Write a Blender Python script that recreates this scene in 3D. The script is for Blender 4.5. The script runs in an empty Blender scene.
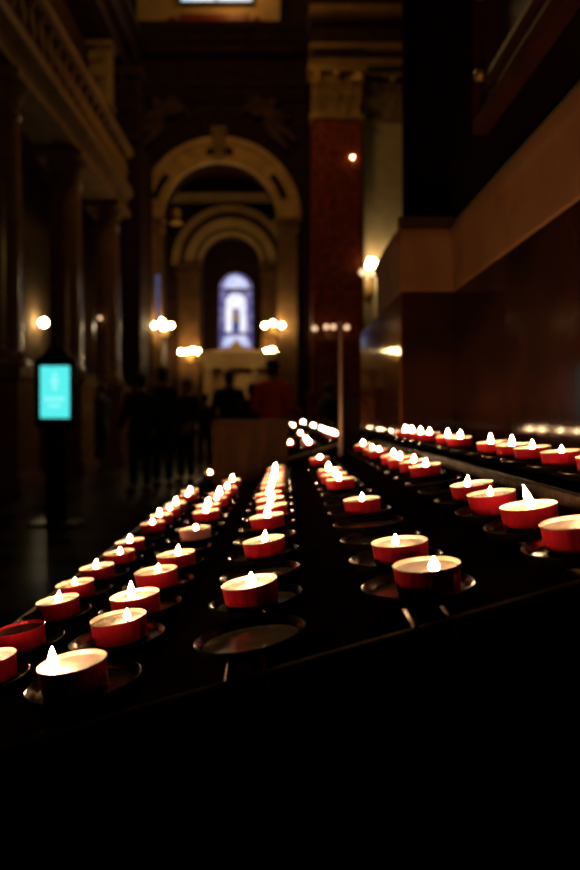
import bpy, bmesh, math, random
from mathutils import Vector, Matrix
R_ = random.Random(7)
PI = math.pi
SC = bpy.context.scene
COL = SC.collection

# ------------------------------------------------------------------ camera, world, lights, exposure
EYE = 1.05                     # eye height above the church floor
cam_d = bpy.data.cameras.new('camera')
cam = bpy.data.objects.new('camera', cam_d)
COL.objects.link(cam)
cam.location = (0, 0, EYE)
cam.rotation_euler = (PI / 2, 0, 0)
cam_d.sensor_fit = 'VERTICAL'
cam_d.sensor_height = 36.0
cam_d.sensor_width = 24.0
cam_d.lens = 36.0 * 680 / 870
cam_d.shift_x = 6 / 870
cam_d.shift_y = -20 / 870
cam_d.clip_start = 0.02
cam_d.dof.use_dof = True
cam_d.dof.focus_distance = 0.48
cam_d.dof.aperture_fstop = 5.6
SC.camera = cam

world = bpy.data.worlds.new('church_air')
SC.world = world
world.use_nodes = True
wb = world.node_tree.nodes['Background']
wb.inputs['Color'].default_value = (1.0, 0.62, 0.30, 1)
wb.inputs['Strength'].default_value = 0.0016

def lamp(name, loc, power, color, radius):
    l = bpy.data.lights.new(name, 'POINT')
    l.energy = power; l.color = color; l.shadow_soft_size = radius
    o = bpy.data.objects.new(name, l); COL.objects.link(o); o.location = loc
    return o
WARM = (1.0, 0.56, 0.17)
lamp('nave_fill_light', (-1.5, 12.0, 9.2), 115, WARM, 0.45)  # unseen point light added to fill the nave, no fitting hangs here
lamp('side_fill_light', (-0.6, 13.6, 9.6), 22, WARM, 0.2)  # unseen fill added to brighten the gilded capital
lamp('front_fill_light', (-0.4, 5.0, 4.6), 22, WARM, 0.3)  # unseen fill added for the red jacket and the columns
lamp('attic_fill_light', (-1.35, 17.25, 12.2), 30, WARM, 0.2)  # unseen fill added to brighten the attic panel

SC.view_settings.view_transform = 'Standard'
SC.view_settings.look = 'None'
SC.view_settings.gamma = 1.0
SC.view_settings.exposure = 0.0
SC.view_settings.use_curve_mapping = False
cy = SC.cycles
cy.use_denoising = True
try:
    cy.denoiser = 'OPENIMAGEDENOISE'
except Exception:
    pass
cy.use_light_tree = True
cy.max_bounces = 8
cy.diffuse_bounces = 4
cy.glossy_bounces = 4
cy.sample_clamp_indirect = 4.0
cy.caustics_reflective = False
cy.caustics_refractive = False

# ------------------------------------------------------------------ materials
def nodes_of(name):
    m = bpy.data.materials.new(name); m.use_nodes = True
    return m, m.node_tree.nodes, m.node_tree.links

def mat(name, c1, c2=None, rough=0.5, metal=0.0, scale=8.0, detail=4.0, bump=0.0, bscale=None, coat=0.0, spec=0.5, stretch=None):
    """principled surface; colour drifts between c1 and c2 through noise"""
    m, N, L = nodes_of(name)
    b = N['Principled BSDF']
    b.inputs['Roughness'].default_value = rough
    b.inputs['Metallic'].default_value = metal
    b.inputs['Specular IOR Level'].default_value = spec
    b.inputs['Coat Weight'].default_value = coat
    b.inputs['Coat Roughness'].default_value = 0.08
    tc = N.new('ShaderNodeTexCoord')
    src = tc.outputs['Object']
    if stretch:
        mp = N.new('ShaderNodeMapping'); mp.inputs['Scale'].default_value = stretch
        L.new(src, mp.inputs['Vector']); src = mp.outputs['Vector']
    nz = N.new('ShaderNodeTexNoise')
    nz.inputs['Scale'].default_value = scale; nz.inputs['Detail'].default_value = detail
    L.new(src, nz.inputs['Vector'])
    cr = N.new('ShaderNodeValToRGB')
    cr.color_ramp.elements[0].position = 0.35; cr.color_ramp.elements[1].position = 0.65
    cr.color_ramp.elements[0].color = (*c1, 1); cr.color_ramp.elements[1].color = (*(c2 or c1), 1)
    L.new(nz.outputs['Fac'], cr.inputs['Fac']); L.new(cr.outputs['Color'], b.inputs['Base Color'])
    if bump:
        n2 = N.new('ShaderNodeTexNoise'); n2.inputs['Scale'].default_value = bscale or scale * 4
        n2.inputs['Detail'].default_value = 3
        L.new(src, n2.inputs['Vector'])
        bp = N.new('ShaderNodeBump'); bp.inputs['Strength'].default_value = bump; bp.inputs['Distance'].default_value = 0.01
        L.new(n2.outputs['Fac'], bp.inputs['Height']); L.new(bp.outputs['Normal'], b.inputs['Normal'])
    return m

def emit(name, color, strength):
    m, N, L = nodes_of(name)
    N.remove(N['Principled BSDF'])
    e = N.new('ShaderNodeEmission')
    e.inputs['Color'].default_value = (*color, 1); e.inputs['Strength'].default_value = strength
    L.new(e.outputs[0], N['Material Output'].inputs['Surface'])
    return m

M = {}
M['red_foil'] = mat('red_foil', (0.92, 0.026, 0.048), (0.80, 0.018, 0.036), rough=0.28, metal=0.45, scale=60, stretch=(1, 1, 0.06), bump=0.30, bscale=130)
M['pale_foil'] = mat('pale_foil', (0.86, 0.36, 0.30), (0.78, 0.26, 0.22), rough=0.42, metal=0.6, scale=60, stretch=(1, 1, 0.15), bump=0.1, bscale=220)
M['foil_inside'] = mat('foil_inside', (0.66, 0.47, 0.33), (0.60, 0.42, 0.29), rough=0.45, metal=0.2, scale=50)
M['wax'] = mat('wax', (0.47, 0.345, 0.285), (0.43, 0.31, 0.25), rough=0.35, scale=40)
M['wax_cold'] = mat('wax_cold', (0.30, 0.10, 0.08), (0.24, 0.08, 0.06), rough=0.45, scale=40)
_b = M['wax'].node_tree.nodes['Principled BSDF']
_b.inputs['Subsurface Weight'].default_value = 0.75
_b.inputs['Subsurface Radius'].default_value = (1.0, 0.62, 0.30)
_b.inputs['Subsurface Scale'].default_value = 0.012
M['wick'] = mat('wick', (0.03, 0.02, 0.015), rough=0.9)
M['flame'] = emit('flame', (1.0, 0.61, 0.31), 215.0)
M['black_steel'] = mat('black_steel', (0.016, 0.008, 0.006), (0.024, 0.012, 0.008), rough=0.6, metal=0.0, scale=25, spec=0.0)
M['dish_metal'] = mat('dish_metal', (0.16, 0.12, 0.09), (0.08, 0.06, 0.048), rough=0.24, metal=0.95, scale=70, bump=0.04, bscale=150)
M['ledge_metal'] = mat('ledge_metal', (0.060, 0.032, 0.016), (0.030, 0.016, 0.009), spec=0.05, rough=0.6, metal=0.1, scale=60, bump=0.2, bscale=120)
M['rod_metal'] = mat('rod_metal', (0.60, 0.44, 0.32), (0.30, 0.22, 0.16), rough=0.32, metal=0.95, scale=60)
M['dark_marble'] = mat('dark_marble', (0.040, 0.012, 0.007), (0.016, 0.006, 0.004), rough=0.10, scale=5, detail=8, spec=0.05)
M['lit_side_marble'] = mat('lit_side_marble', (0.13, 0.045, 0.016), (0.075, 0.022, 0.008), rough=0.06, scale=6, detail=8, spec=0.02)  # lighter copy of the pier marble, reflected candlelight put into its colour
M['tan_stone'] = mat('tan_stone', (0.28, 0.125, 0.050), (0.20, 0.085, 0.032), spec=0.06, rough=0.7, scale=7, detail=7, bump=0.08)
M['upper_wall'] = mat('upper_wall', (0.020, 0.010, 0.007), (0.012, 0.007, 0.005), rough=0.7, scale=4, spec=0.0)
M['frame_wood'] = mat('frame_wood', (0.065, 0.016, 0.007), (0.040, 0.010, 0.005), spec=0.06, rough=0.6, scale=20, bump=0.15)
M['canvas'] = mat('canvas', (0.020, 0.010, 0.008), (0.035, 0.020, 0.012), rough=0.6, scale=3)
M['gilt'] = mat('gilt', (0.62, 0.40, 0.12), (0.42, 0.25, 0.07), rough=0.42, metal=0.6, scale=10, bump=0.3, bscale=25)
M['old_gilt'] = mat('old_gilt', (0.34, 0.22, 0.08), (0.20, 0.12, 0.045), rough=0.5, metal=0.3, scale=7, bump=0.3, bscale=16)
M['red_marble'] = mat('red_marble', (0.32, 0.062, 0.020), (0.11, 0.018, 0.008), spec=0.25, rough=0.28, scale=7, detail=9)
M['beige_stone'] = mat('beige_stone', (0.50, 0.40, 0.22), (0.42, 0.33, 0.17), rough=0.5, scale=4)
M['column_stone'] = mat('column_stone', (0.22, 0.11, 0.05), (0.14, 0.068, 0.030), rough=0.20, scale=5, detail=8)
M['cream_stone'] = mat('cream_stone', (0.46, 0.30, 0.13), (0.36, 0.23, 0.095), spec=0.1, rough=0.7, scale=3, detail=6)
M['brown_stone'] = mat('brown_stone', (0.27, 0.155, 0.062), (0.19, 0.105, 0.040), spec=0.08, rough=0.7, scale=3, detail=6)
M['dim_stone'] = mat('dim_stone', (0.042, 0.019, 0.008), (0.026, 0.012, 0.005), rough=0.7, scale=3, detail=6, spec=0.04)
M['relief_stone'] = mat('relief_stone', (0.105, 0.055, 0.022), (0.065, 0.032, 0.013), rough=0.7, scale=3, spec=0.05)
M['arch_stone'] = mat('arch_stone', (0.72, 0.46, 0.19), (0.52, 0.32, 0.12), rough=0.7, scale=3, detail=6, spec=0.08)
M['red_inset'] = mat('red_inset', (0.20, 0.030, 0.016), (0.14, 0.020, 0.012), rough=0.4, scale=6)
M['aisle_plaster'] = mat('aisle_plaster', (0.20, 0.13, 0.065), (0.15, 0.10, 0.05), spec=0.05, rough=0.8, scale=3)
M['altar_stone'] = mat('altar_stone', (0.76, 0.52, 0.22), (0.66, 0.42, 0.17), rough=0.45, scale=4)
M['oak'] = mat('oak', (0.046, 0.017, 0.0045), (0.028, 0.010, 0.0025), rough=0.6, spec=0.05, scale=9, stretch=(6, 6, 1), bump=0.1)
M['globe'] = emit('globe', (1.0, 0.72, 0.36), 85.0)
M['altar_globe'] = emit('altar_globe', (1.0, 0.68, 0.30), 170.0)
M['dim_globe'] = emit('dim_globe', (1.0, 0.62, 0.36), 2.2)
M['white_globe'] = emit('white_globe', (1.0, 0.76, 0.42), 75.0)
M['black_plastic'] = mat('black_plastic', (0.010, 0.010, 0.011), rough=0.4, scale=10)
M['screen'] = emit('screen', (0.10, 0.90, 0.88), 1.0)
M['screen_light'] = emit('screen_light', (0.32, 1.0, 1.0), 1.0)
M['pole_metal'] = mat('pole_metal', (0.55, 0.34, 0.24), (0.42, 0.25, 0.17), rough=0.35, metal=0.7, scale=20)
M['skin'] = mat('skin', (0.42, 0.23, 0.15), (0.38, 0.20, 0.13), rough=0.5, scale=12)
M['hair_dark'] = mat('hair_dark', (0.012, 0.008, 0.006), (0.03, 0.018, 0.010), rough=0.6, scale=60)
M['cloth_black'] = mat('cloth_black', (0.010, 0.009, 0.010), (0.016, 0.014, 0.014), rough=0.85, scale=40)
M['cloth_navy'] = mat('cloth_navy', (0.010, 0.011, 0.018), (0.016, 0.017, 0.026), rough=0.85, scale=40)
M['cloth_brown'] = mat('cloth_brown', (0.05, 0.028, 0.018), (0.035, 0.02, 0.013), rough=0.85, scale=40)
M['cloth_red'] = mat('cloth_red', (0.80, 0.085, 0.030), (0.66, 0.06, 0.022), rough=0.8, scale=30)
M['cloth_trouser'] = mat('cloth_trouser', (0.012, 0.012, 0.016), (0.018, 0.018, 0.024), rough=0.85, scale=40)
M['shoe'] = mat('shoe', (0.012, 0.009, 0.007), rough=0.45)
M['lead'] = mat('lead', (0.03, 0.028, 0.026), rough=0.6, metal=0.3)

def floor_material():
    m, N, L = nodes_of('church_tiles')
    b = N['Principled BSDF']; b.inputs['Roughness'].default_value = 0.30; b.inputs['Specular IOR Level'].default_value = 0.01
    tc = N.new('ShaderNodeTexCoord'); mp = N.new('ShaderNodeMapping')
    mp.inputs['Rotation'].default_value = (0, 0, PI / 4); mp.inputs['Location'].default_value = (0.13, 0.22, 0.013)
    ch = N.new('ShaderNodeTexChecker'); ch.inputs['Scale'].default_value = 1 / 0.5
    ch.inputs['Color1'].default_value = (0.050, 0.034, 0.020, 1); ch.inputs['Color2'].default_value = (0.008, 0.006, 0.004, 1)
    L.new(tc.outputs['Object'], mp.inputs['Vector']); L.new(mp.outputs['Vector'], ch.inputs['Vector'])
    nz = N.new('ShaderNodeTexNoise'); nz.inputs['Scale'].default_value = 5; nz.inputs['Detail'].default_value = 8
    L.new(tc.outputs['Object'], nz.inputs['Vector'])
    mx = N.new('ShaderNodeMix'); mx.data_type = 'RGBA'; mx.blend_type = 'MULTIPLY'; mx.inputs['Factor'].default_value = 0.5
    L.new(ch.outputs['Color'], mx.inputs['A']); L.new(nz.outputs['Color'], mx.inputs['B'])
    L.new(mx.outputs['Result'], b.inputs['Base Color'])
    return m
M['church_tiles'] = floor_material()

def glass_material(name, ca, cb, scale, strength):
    """stained glass with daylight behind: mosaic of coloured cells"""
    m, N, L = nodes_of(name)
    N.remove(N['Principled BSDF'])
    tc = N.new('ShaderNodeTexCoord')
    v = N.new('ShaderNodeTexVoronoi'); v.inputs['Scale'].default_value = scale
    L.new(tc.outputs['Object'], v.inputs['Vector'])
    cr = N.new('ShaderNodeValToRGB')
    cr.color_ramp.elements[0].position = 0.2; cr.color_ramp.elements[1].position = 0.8
    cr.color_ramp.elements[0].color = (*ca, 1); cr.color_ramp.elements[1].color = (*cb, 1)
    sp = N.new('ShaderNodeSeparateColor')
    L.new(v.outputs['Color'], sp.inputs['Color']); L.new(sp.outputs['Red'], cr.inputs['Fac'])
    e = N.new('ShaderNodeEmission'); e.inputs['Strength'].default_value = strength
    L.new(cr.outputs['Color'], e.inputs['Color'])
    L.new(e.outputs[0], N['Material Output'].inputs['Surface'])
    return m
M['glass_border'] = glass_material('glass_border', (0.13, 0.10, 0.36), (0.34, 0.30, 0.55), 7, 0.75)
M['glass_pale'] = glass_material('glass_pale', (0.50, 0.60, 1.0), (0.85, 0.85, 1.0), 9, 1.0)
M['glass_white'] = glass_material('glass_white', (0.72, 0.75, 1.0), (1.0, 0.97, 1.0), 8, 1.15)
M['glass_mauve'] = glass_material('glass_mauve', (0.24, 0.20, 0.50), (0.46, 0.36, 0.58), 6, 0.8)
M['glass_gold'] = glass_material('glass_gold', (0.40, 0.24, 0.07), (0.55, 0.38, 0.14), 10, 0.55)
M['glass_blue'] = glass_material('glass_blue', (0.05, 0.08, 0.30), (0.10, 0.16, 0.45), 10, 0.6)
M['glass_sky'] = glass_material('glass_sky', (0.66, 0.86, 1.0), (0.9, 0.97, 1.0), 2, 1.2)
M['reflection_slit'] = glass_material('reflection_slit', (0.08, 0.10, 0.36), (0.22, 0.24, 0.52), 5, 0.35)  # blue reflection of the stained glass, put in as glow

# ------------------------------------------------------------------ mesh building
class MB:
    def __init__(s):
        s.v = []; s.f = []
    def add(s, vs, fs):
        o = len(s.v); s.v += [tuple(v) for v in vs]; s.f += [tuple(i + o for i in f) for f in fs]
        return s
    def box(s, x0, x1, y0, y1, z0, z1):
        vs = [(x0,y0,z0),(x1,y0,z0),(x1,y1,z0),(x0,y1,z0),(x0,y0,z1),(x1,y0,z1),(x1,y1,z1),(x0,y1,z1)]
        return s.add(vs, [(0,3,2,1),(4,5,6,7),(0,1,5,4),(1,2,6,5),(2,3,7,6),(3,0,4,7)])
    def prism(s, poly, axis, a, b):
        """polygon of 2-D points pushed along an axis: 'y' takes (x,z), 'z' takes (x,y), 'x' takes (y,z)"""
        def P(p, t):
            return {'y': (p[0], t, p[1]), 'z': (p[0], p[1], t), 'x': (t, p[0], p[1])}[axis]
        n = len(poly)
        vs = [P(p, a) for p in poly] + [P(p, b) for p in poly]
        fs = [tuple(range(n))[::-1], tuple(range(n, 2 * n))]
        fs += [(i, (i + 1) % n, n + (i + 1) % n, n + i) for i in range(n)]
        return s.add(vs, fs)
    def lathe(s, prof, seg=32, c=(0, 0, 0), sx=1.0, sy=1.0, caps=True):
        vs = []; n = len(prof)
        for r, z in prof:
            for k in range(seg):
                a = 2 * PI * k / seg
                vs.append((c[0] + r * sx * math.cos(a), c[1] + r * sy * math.sin(a), c[2] + z))
        fs = []
        for i in range(n - 1):
            for k in range(seg):
                k2 = (k + 1) % seg
                fs.append((i * seg + k, i * seg + k2, (i + 1) * seg + k2, (i + 1) * seg + k))
        if caps and prof[0][0] > 1e-9: fs.append(tuple(range(seg))[::-1])
        if caps and prof[-1][0] > 1e-9: fs.append(tuple((n - 1) * seg + k for k in range(seg)))
        return s.add(vs, fs)
    def tube(s, pts, rad, seg=8):
        pts = [Vector(p) for p in pts]; n = len(pts)
        rads = rad if isinstance(rad, (list, tuple)) else [rad] * n
        vs = []; prev = None
        for i, p in enumerate(pts):
            t = (pts[min(i + 1, n - 1)] - pts[max(i - 1, 0)]).normalized()
            if prev is None:
                ref = Vector((0, 0, 1)) if abs(t.z) < 0.9 else Vector((1, 0, 0))
                u = t.cross(ref).normalized()
            else:
                u = (prev - t * prev.dot(t)).normalized()
            prev = u; w = t.cross(u)
            for k in range(seg):
                a = 2 * PI * k / seg
                vs.append(p + (u * math.cos(a) + w * math.sin(a)) * rads[i])
        fs = [(i * seg + k, i * seg + (k + 1) % seg, (i + 1) * seg + (k + 1) % seg, (i + 1) * seg + k) for i in range(n - 1) for k in range(seg)]
        fs += [tuple(range(seg))[::-1], tuple((n - 1) * seg + k for k in range(seg))]
        return s.add(vs, fs)
    def ball(s, c, r, seg=16, rings=10, sx=1, sy=1, sz=1):
        prof = [(max(0.0, r * math.sin(PI * i / rings)), -r * sz * math.cos(PI * i / rings)) for i in range(rings + 1)]
        prof[0] = (0.0, prof[0][1]); prof[-1] = (0.0, prof[-1][1])
        return s.lathe(prof, seg, c, sx, sy)
    def ring(s, cx, zc, r0, r1, y0, y1, a0=0.0, a1=PI, seg=40):
        """arch band in the x-z plane between radii r0 < r1"""
        vs = []
        for i in range(seg + 1):
            a = a0 + (a1 - a0) * i / seg
            c, sn = math.cos(a), math.sin(a)
            for r, y in ((r0, y0), (r1, y0), (r1, y1), (r0, y1)):
                vs.append((cx + r * c, y, zc + r * sn))
        fs = []
        for i in range(seg):
            b = i * 4; t = b + 4
            fs += [(b + j, b + (j + 1) % 4, t + (j + 1) % 4, t + j) for j in range(4)]
        fs += [(3, 2, 1, 0), tuple(seg * 4 + j for j in range(4))]
        return s.add(vs, fs)
    def build(s, name, m, parent=None, smooth=True, bevel=0.0):
        me = bpy.data.meshes.new(name)
        bm = bmesh.new()
        vv = [bm.verts.new(v) for v in s.v]
        for f in s.f:
            try: bm.faces.new([vv[i] for i in f])
            except ValueError: pass
        bmesh.ops.remove_doubles(bm, verts=bm.verts, dist=1e-6)
        bmesh.ops.recalc_face_normals(bm, faces=bm.faces)
        if bevel:
            bmesh.ops.bevel(bm, geom=[e for e in bm.edges if len(e.link_faces) == 2 and e.calc_face_angle(0) > 0.6],
                            offset=bevel, segments=2, affect='EDGES', profile=0.5)
        bm.to_mesh(me); bm.free()
        me.materials.append(m)
        if smooth:
            me.shade_smooth(); me.set_sharp_from_angle(angle=0.62)
        o = bpy.data.objects.new(name, me); COL.objects.link(o)
        if parent: o.parent = parent
        return o

def tag(o, label=None, cat=None, group=None, kind=None):
    if label: o['label'] = label
    if cat: o['category'] = cat
    if group: o['group'] = group
    if kind: o['kind'] = kind
    return o

def thing(name, loc, label, cat, group=None, rz=0.0):
    o = bpy.data.objects.new(name, None); COL.objects.link(o)
    o.empty_display_size = 0.05
    o.location = loc; o.rotation_euler = (0, 0, rz)
    return tag(o, label, cat, group)

def struct(o):
    o['kind'] = 'structure'; return o

def copy_tree(o, parent=None):
    c = o.copy(); COL.objects.link(c)
    if parent: c.parent = parent
    for ch in o.children:
        copy_tree(ch, c)
    return c

ORD = ['nearest', 'second', 'third', 'fourth', 'fifth', 'sixth', 'seventh', 'eighth', 'ninth', 'tenth', 'eleventh', 'twelfth', 'thirteenth', 'fourteenth', 'fifteenth']

# ------------------------------------------------------------------ the setting
WX = 0.41          # face of the near wall beside the stand
PX = 0.278         # side face of its projecting pier
PD = 1.60          # front of that pier
struct(MB().box(-9, 4.0, -3, 24, -0.2, 0).build('floor', M['church_tiles'], smooth=False))
struct(MB().box(-9, 4.0, -3, 24, 14.0, 14.3).build('ceiling', M['dim_stone'], smooth=False))
# near wall on the candle side: marble dado, tan stone band, dark upper wall
wr = struct(MB().box(WX, 0.75, -3, 2.36, 0, 3.6).build('wall_right', M['upper_wall'], smooth=False))
dado = MB().box(WX - 0.012, WX, -3, PD, 0, EYE + 0.289)
struct(dado.build('trim_1', M['dark_marble'], smooth=False)); 
pier = MB().box(PX, WX - 0.0005, PD, 2.42, 0, EYE + 0.289)
struct(pier.build('trim_2', M['dark_marble'], smooth=False))
struct(MB().box(PX - 0.004, PX, PD + 0.004, 2.42, 0, EYE + 0.289).build('trim_3', M['lit_side_marble'], smooth=False))
def band_profile(x_out, x_in, z0, z1):
    h = z1 - z0
    return [(x_in, z0), (x_out + 0.010, z0), (x_out + 0.004, z0 + 0.006), (x_out + 0.004, z0 + h * 0.60), (x_out, z0 + h * 0.64),
            (x_out - 0.004, z0 + h * 0.70), (x_out - 0.004, z0 + h * 0.80), (x_out + 0.010, z0 + h * 0.90), (x_out + 0.022, z0 + h), (x_in, z0 + h)]
bz0, bz1 = EYE + 0.289, EYE + 0.471
struct(MB().prism(band_profile(WX - 0.018, WX, bz0, bz1), 'y', -3, PD).build('trim_4', M['tan_stone']))
bp = MB().prism(band_profile(PX - 0.010, WX, bz0, bz1), 'y', PD + 0.02, 1.99)
h = bz1 - bz0
bp.prism([(PD - 0.004 + o, bz0 + h * t) for o, t in ((0.03, 0), (0.010, 0), (0.004, 0.04), (0.004, 0.6), (0, 0.64), (-0.004, 0.7), (-0.004, 0.8), (0.010, 0.9), (0.022, 1.0), (0.03, 1.0))], 'x', PX - 0.006, WX)
struct(bp.build('trim_5', M['tan_stone']))

# far end of the church: screen wall with the big arch, a second arched wall, a niche wall behind it
def arch_wall(name, m, x0, x1, z1, cx, zc, r, y0, y1, seg=40):
    b = MB()
    b.box(x0, cx - r, y0, y1, 0, z1); b.box(cx + r, x1, y0, y1, 0, z1)
    pts = [(cx + r * math.cos(PI * i / seg), zc + r * math.sin(PI * i / seg)) for i in range(seg + 1)]
    for i in range(seg):
        (xa, za), (xb, zb) = pts[i], pts[i + 1]
        b.prism([(xb, zb), (xa, za), (xa, z1), (xb, z1)], 'y', y0, y1)
    return struct(b.build(name, m, smooth=False))
def PXW(x, d): return (x - 284) * d / 680
def PZW(y, d): return EYE + (415 - y) * d / 680
A1, A1Z, D1 = PXW(220, 18), PZW(220, 18), 18.0
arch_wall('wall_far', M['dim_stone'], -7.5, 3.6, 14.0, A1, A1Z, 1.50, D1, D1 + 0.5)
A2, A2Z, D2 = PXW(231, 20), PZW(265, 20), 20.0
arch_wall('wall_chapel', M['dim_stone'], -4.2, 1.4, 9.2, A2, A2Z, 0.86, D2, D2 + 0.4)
D3 = 21.4
struct(MB().box(-4.2, 1.4, D3, D3 + 0.3, 0, 9.2).build('wall_back', M['dim_stone'], smooth=False))
for i, sx in enumerate((-1, 1)):   # walls of the chapel bay
    xs = sorted((A1 + sx * 1.9, A1 + sx * 2.2))
    struct(MB().box(xs[0], xs[1], D1 + 0.5, D3, 0, 9.2).build('wall_bay_' + ('near', 'away')[i], M['dim_stone'], smooth=False))
struct(MB().box(-4.2, 1.4, D1 + 0.5, D3, 9.2, 9.4).build('ceiling_chapel', M['dim_stone'], smooth=False))
# archivolts
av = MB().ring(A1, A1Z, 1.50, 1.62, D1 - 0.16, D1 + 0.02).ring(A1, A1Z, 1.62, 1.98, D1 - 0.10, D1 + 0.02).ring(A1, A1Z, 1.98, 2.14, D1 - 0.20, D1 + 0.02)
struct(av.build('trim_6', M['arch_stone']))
ks = MB().prism([(A1 - 0.14, A1Z + 1.60), (A1 + 0.14, A1Z + 1.60), (A1 + 0.21, A1Z + 2.36), (A1 - 0.21, A1Z + 2.36)], 'y', D1 - 0.34, D1)
struct(ks.build('trim_7', M['brown_stone'], smooth=False, bevel=0.03))
# painted panels on the archivolt
pb = MB()
for a in (0.5, 1.57, 2.64):
    pb.ring(A1, A1Z, 1.70, 1.88, D1 - 0.12, D1 - 0.08, a - 0.2, a + 0.2, 10)
struct(pb.build('trim_8', M['dim_stone'], smooth=False))
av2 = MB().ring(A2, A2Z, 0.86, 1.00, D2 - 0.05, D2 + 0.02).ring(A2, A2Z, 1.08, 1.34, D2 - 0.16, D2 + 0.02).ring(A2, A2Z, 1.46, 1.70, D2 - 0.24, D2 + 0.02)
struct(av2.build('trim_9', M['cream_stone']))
av3 = MB().ring(A2, A2Z, 1.00, 1.08, D2 - 0.10, D2 + 0.02).ring(A2, A2Z, 1.34, 1.46, D2 - 0.30, D2 + 0.02)
struct(av3.build('trim_21', M['dim_stone']))
# lunette over the second arch
zl = PZW(197, D2); lun = []
for i in range(21):
    a = PI * i / 20
    lun.append((A1 + 0.06 + 1.42 * math.cos(a), zl + 0.08 + 0.72 * math.sin(a)))
struct(MB().prism(lun, 'y', D2 - 0.06, D2).build('trim_10', M['red_inset'], smooth=False))
cor = MB().box(A1 - 1.88, A1 + 1.88, D2 - 0.22, D2, zl - 0.18, zl - 0.06).box(A1 - 1.88, A1 + 1.88, D2 - 0.32, D2, zl - 0.06, zl + 0.03)
struct(cor.build('trim_11', M['cream_stone'], smooth=False))
# jamb pilasters of both arches with imposts
for n, (cx, r, d, z, mm) in enumerate(((A1, 1.50, D1, A1Z, 'brown_stone'), (A2, 0.86, D2, A2Z, 'relief_stone'))):
    jb = MB()
    for sx in (-1, 1):
        c = cx + sx * (r + (0.28 if n == 0 else 0.36)); w = 0.26 if n == 0 else 0.30
        jb.box(c - w, c + w, d - 0.14, d, 0, z - 0.35)
        jb.box(c - w - 0.06, c + w + 0.06, d - 0.22, d, z - 0.35, z - 0.22).box(c - w - 0.02, c + w + 0.02, d - 0.17, d, z - 0.22, z - 0.10).box(c - w - 0.10, c + w + 0.10, d - 0.27, d, z - 0.10, z)
    struct(jb.build('trim_%d' % (12 + n), M[mm], smooth=False))
# entablature over the big arch
en = MB()
for y0, y1, pr in ((37, 44, 0.75), (44, 52, 0.55), (52, 60, 0.40), (88, 93, 0.36), (93, 99, 0.24), (99, 103, 0.15)):
    en.box(-7.0, 0.60, D1 - pr, D1 + 0.02, PZW(y1, D1), PZW(y0, D1))
struct(en.build('trim_14', M['dim_stone'], smooth=False))
# attic panel under the high window
atc = MB().box(PXW(138, D1), PXW(280, D1), D1 - 0.12, D1, PZW(36, D1), PZW(-30, D1))
struct(atc.build('trim_15', M['cream_stone'], smooth=False))
ins = MB().box(PXW(181, D1), PXW(250, D1), D1 - 0.16, D1 - 0.11, PZW(31, D1), PZW(17, D1))
for px in (173, 257):
    c = (PXW(px, D1), PZW(24, D1))
    ins.prism([(c[0] + 0.12 * math.cos(2 * PI * k / 16), c[1] + 0.12 * math.sin(2 * PI * k / 16)) for k in range(16)], 'y', D1 - 0.16, D1 - 0.11)
struct(ins.build('trim_16', M['red_inset'], smooth=False))
w3 = struct(MB().box(PXW(182, D1), PXW(252, D1), D1 - 0.15, D1 - 0.11, PZW(6, D1), PZW(-22, D1)).build('window_3', M['glass_sky'], smooth=False))
fr = MB()
for px in (181, 217, 253):
    fr.box(PXW(px, D1) - 0.025, PXW(px, D1) + 0.025, D1 - 0.20, D1 - 0.10, PZW(7, D1), PZW(-22, D1))
fr.box(PXW(181, D1), PXW(253, D1), D1 - 0.22, D1 - 0.10, PZW(8, D1), PZW(6, D1))
fr.build('window_frame', M['lead'], w3, smooth=False)

# reliefs in the spandrels either side of the big arch
def relief(name, cx, cz, d, mirror, label):
    b = MB(); s = -1 if mirror else 1
    b.ball((0, -0.10, 0.55), 0.15, 12, 8)                                  # head
    b.ball((0, -0.08, 0.18), 0.22, 12, 8, 1.0, 0.6, 1.25)                   # trunk
    b.tube([(0.12 * s, -0.1, 0.34), (0.42 * s, -0.14, 0.26), (0.66 * s, -0.08, 0.42)], [0.10, 0.085, 0.05])
    b.tube([(-0.1 * s, -0.1, 0.30), (-0.30 * s, -0.14, 0.10), (-0.44 * s, -0.1, 0.22)], [0.10, 0.08, 0.05])
    b.tube([(-0.06 * s, -0.1, 0.0), (-0.34 * s, -0.18, -0.20), (-0.60 * s, -0.10, -0.42)], [0.14, 0.11, 0.06])
    b.tube([(0.08 * s, -0.1, -0.02), (-0.12 * s, -0.18, -0.34), (-0.42 * s, -0.10, -0.62)], [0.14, 0.11, 0.06])
    for k in range(4):
        b.tube([(0.08 * s, -0.02, 0.36), (s * (0.3 + 0.1 * k), -0.05, 0.70 - 0.06 * k), (s * (0.62 + 0.09 * k), -0.03, 0.78 - 0.20 * k)], [0.05, 0.06, 0.015])
    o = b.build(name, M['relief_stone']); o.location = (cx, d, cz)
    return tag(o, label, 'relief')
relief('carved_relief', PXW(158, D1), PZW(128, D1), D1 - 0.14, False, 'carved winged figure on the spandrel nearer the balustrade, above the big arch')
relief('carved_relief', PXW(272, D1), PZW(128, D1), D1 - 0.14, True, 'carved winged figure on the spandrel nearer the red pilaster, above the big arch')

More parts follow.
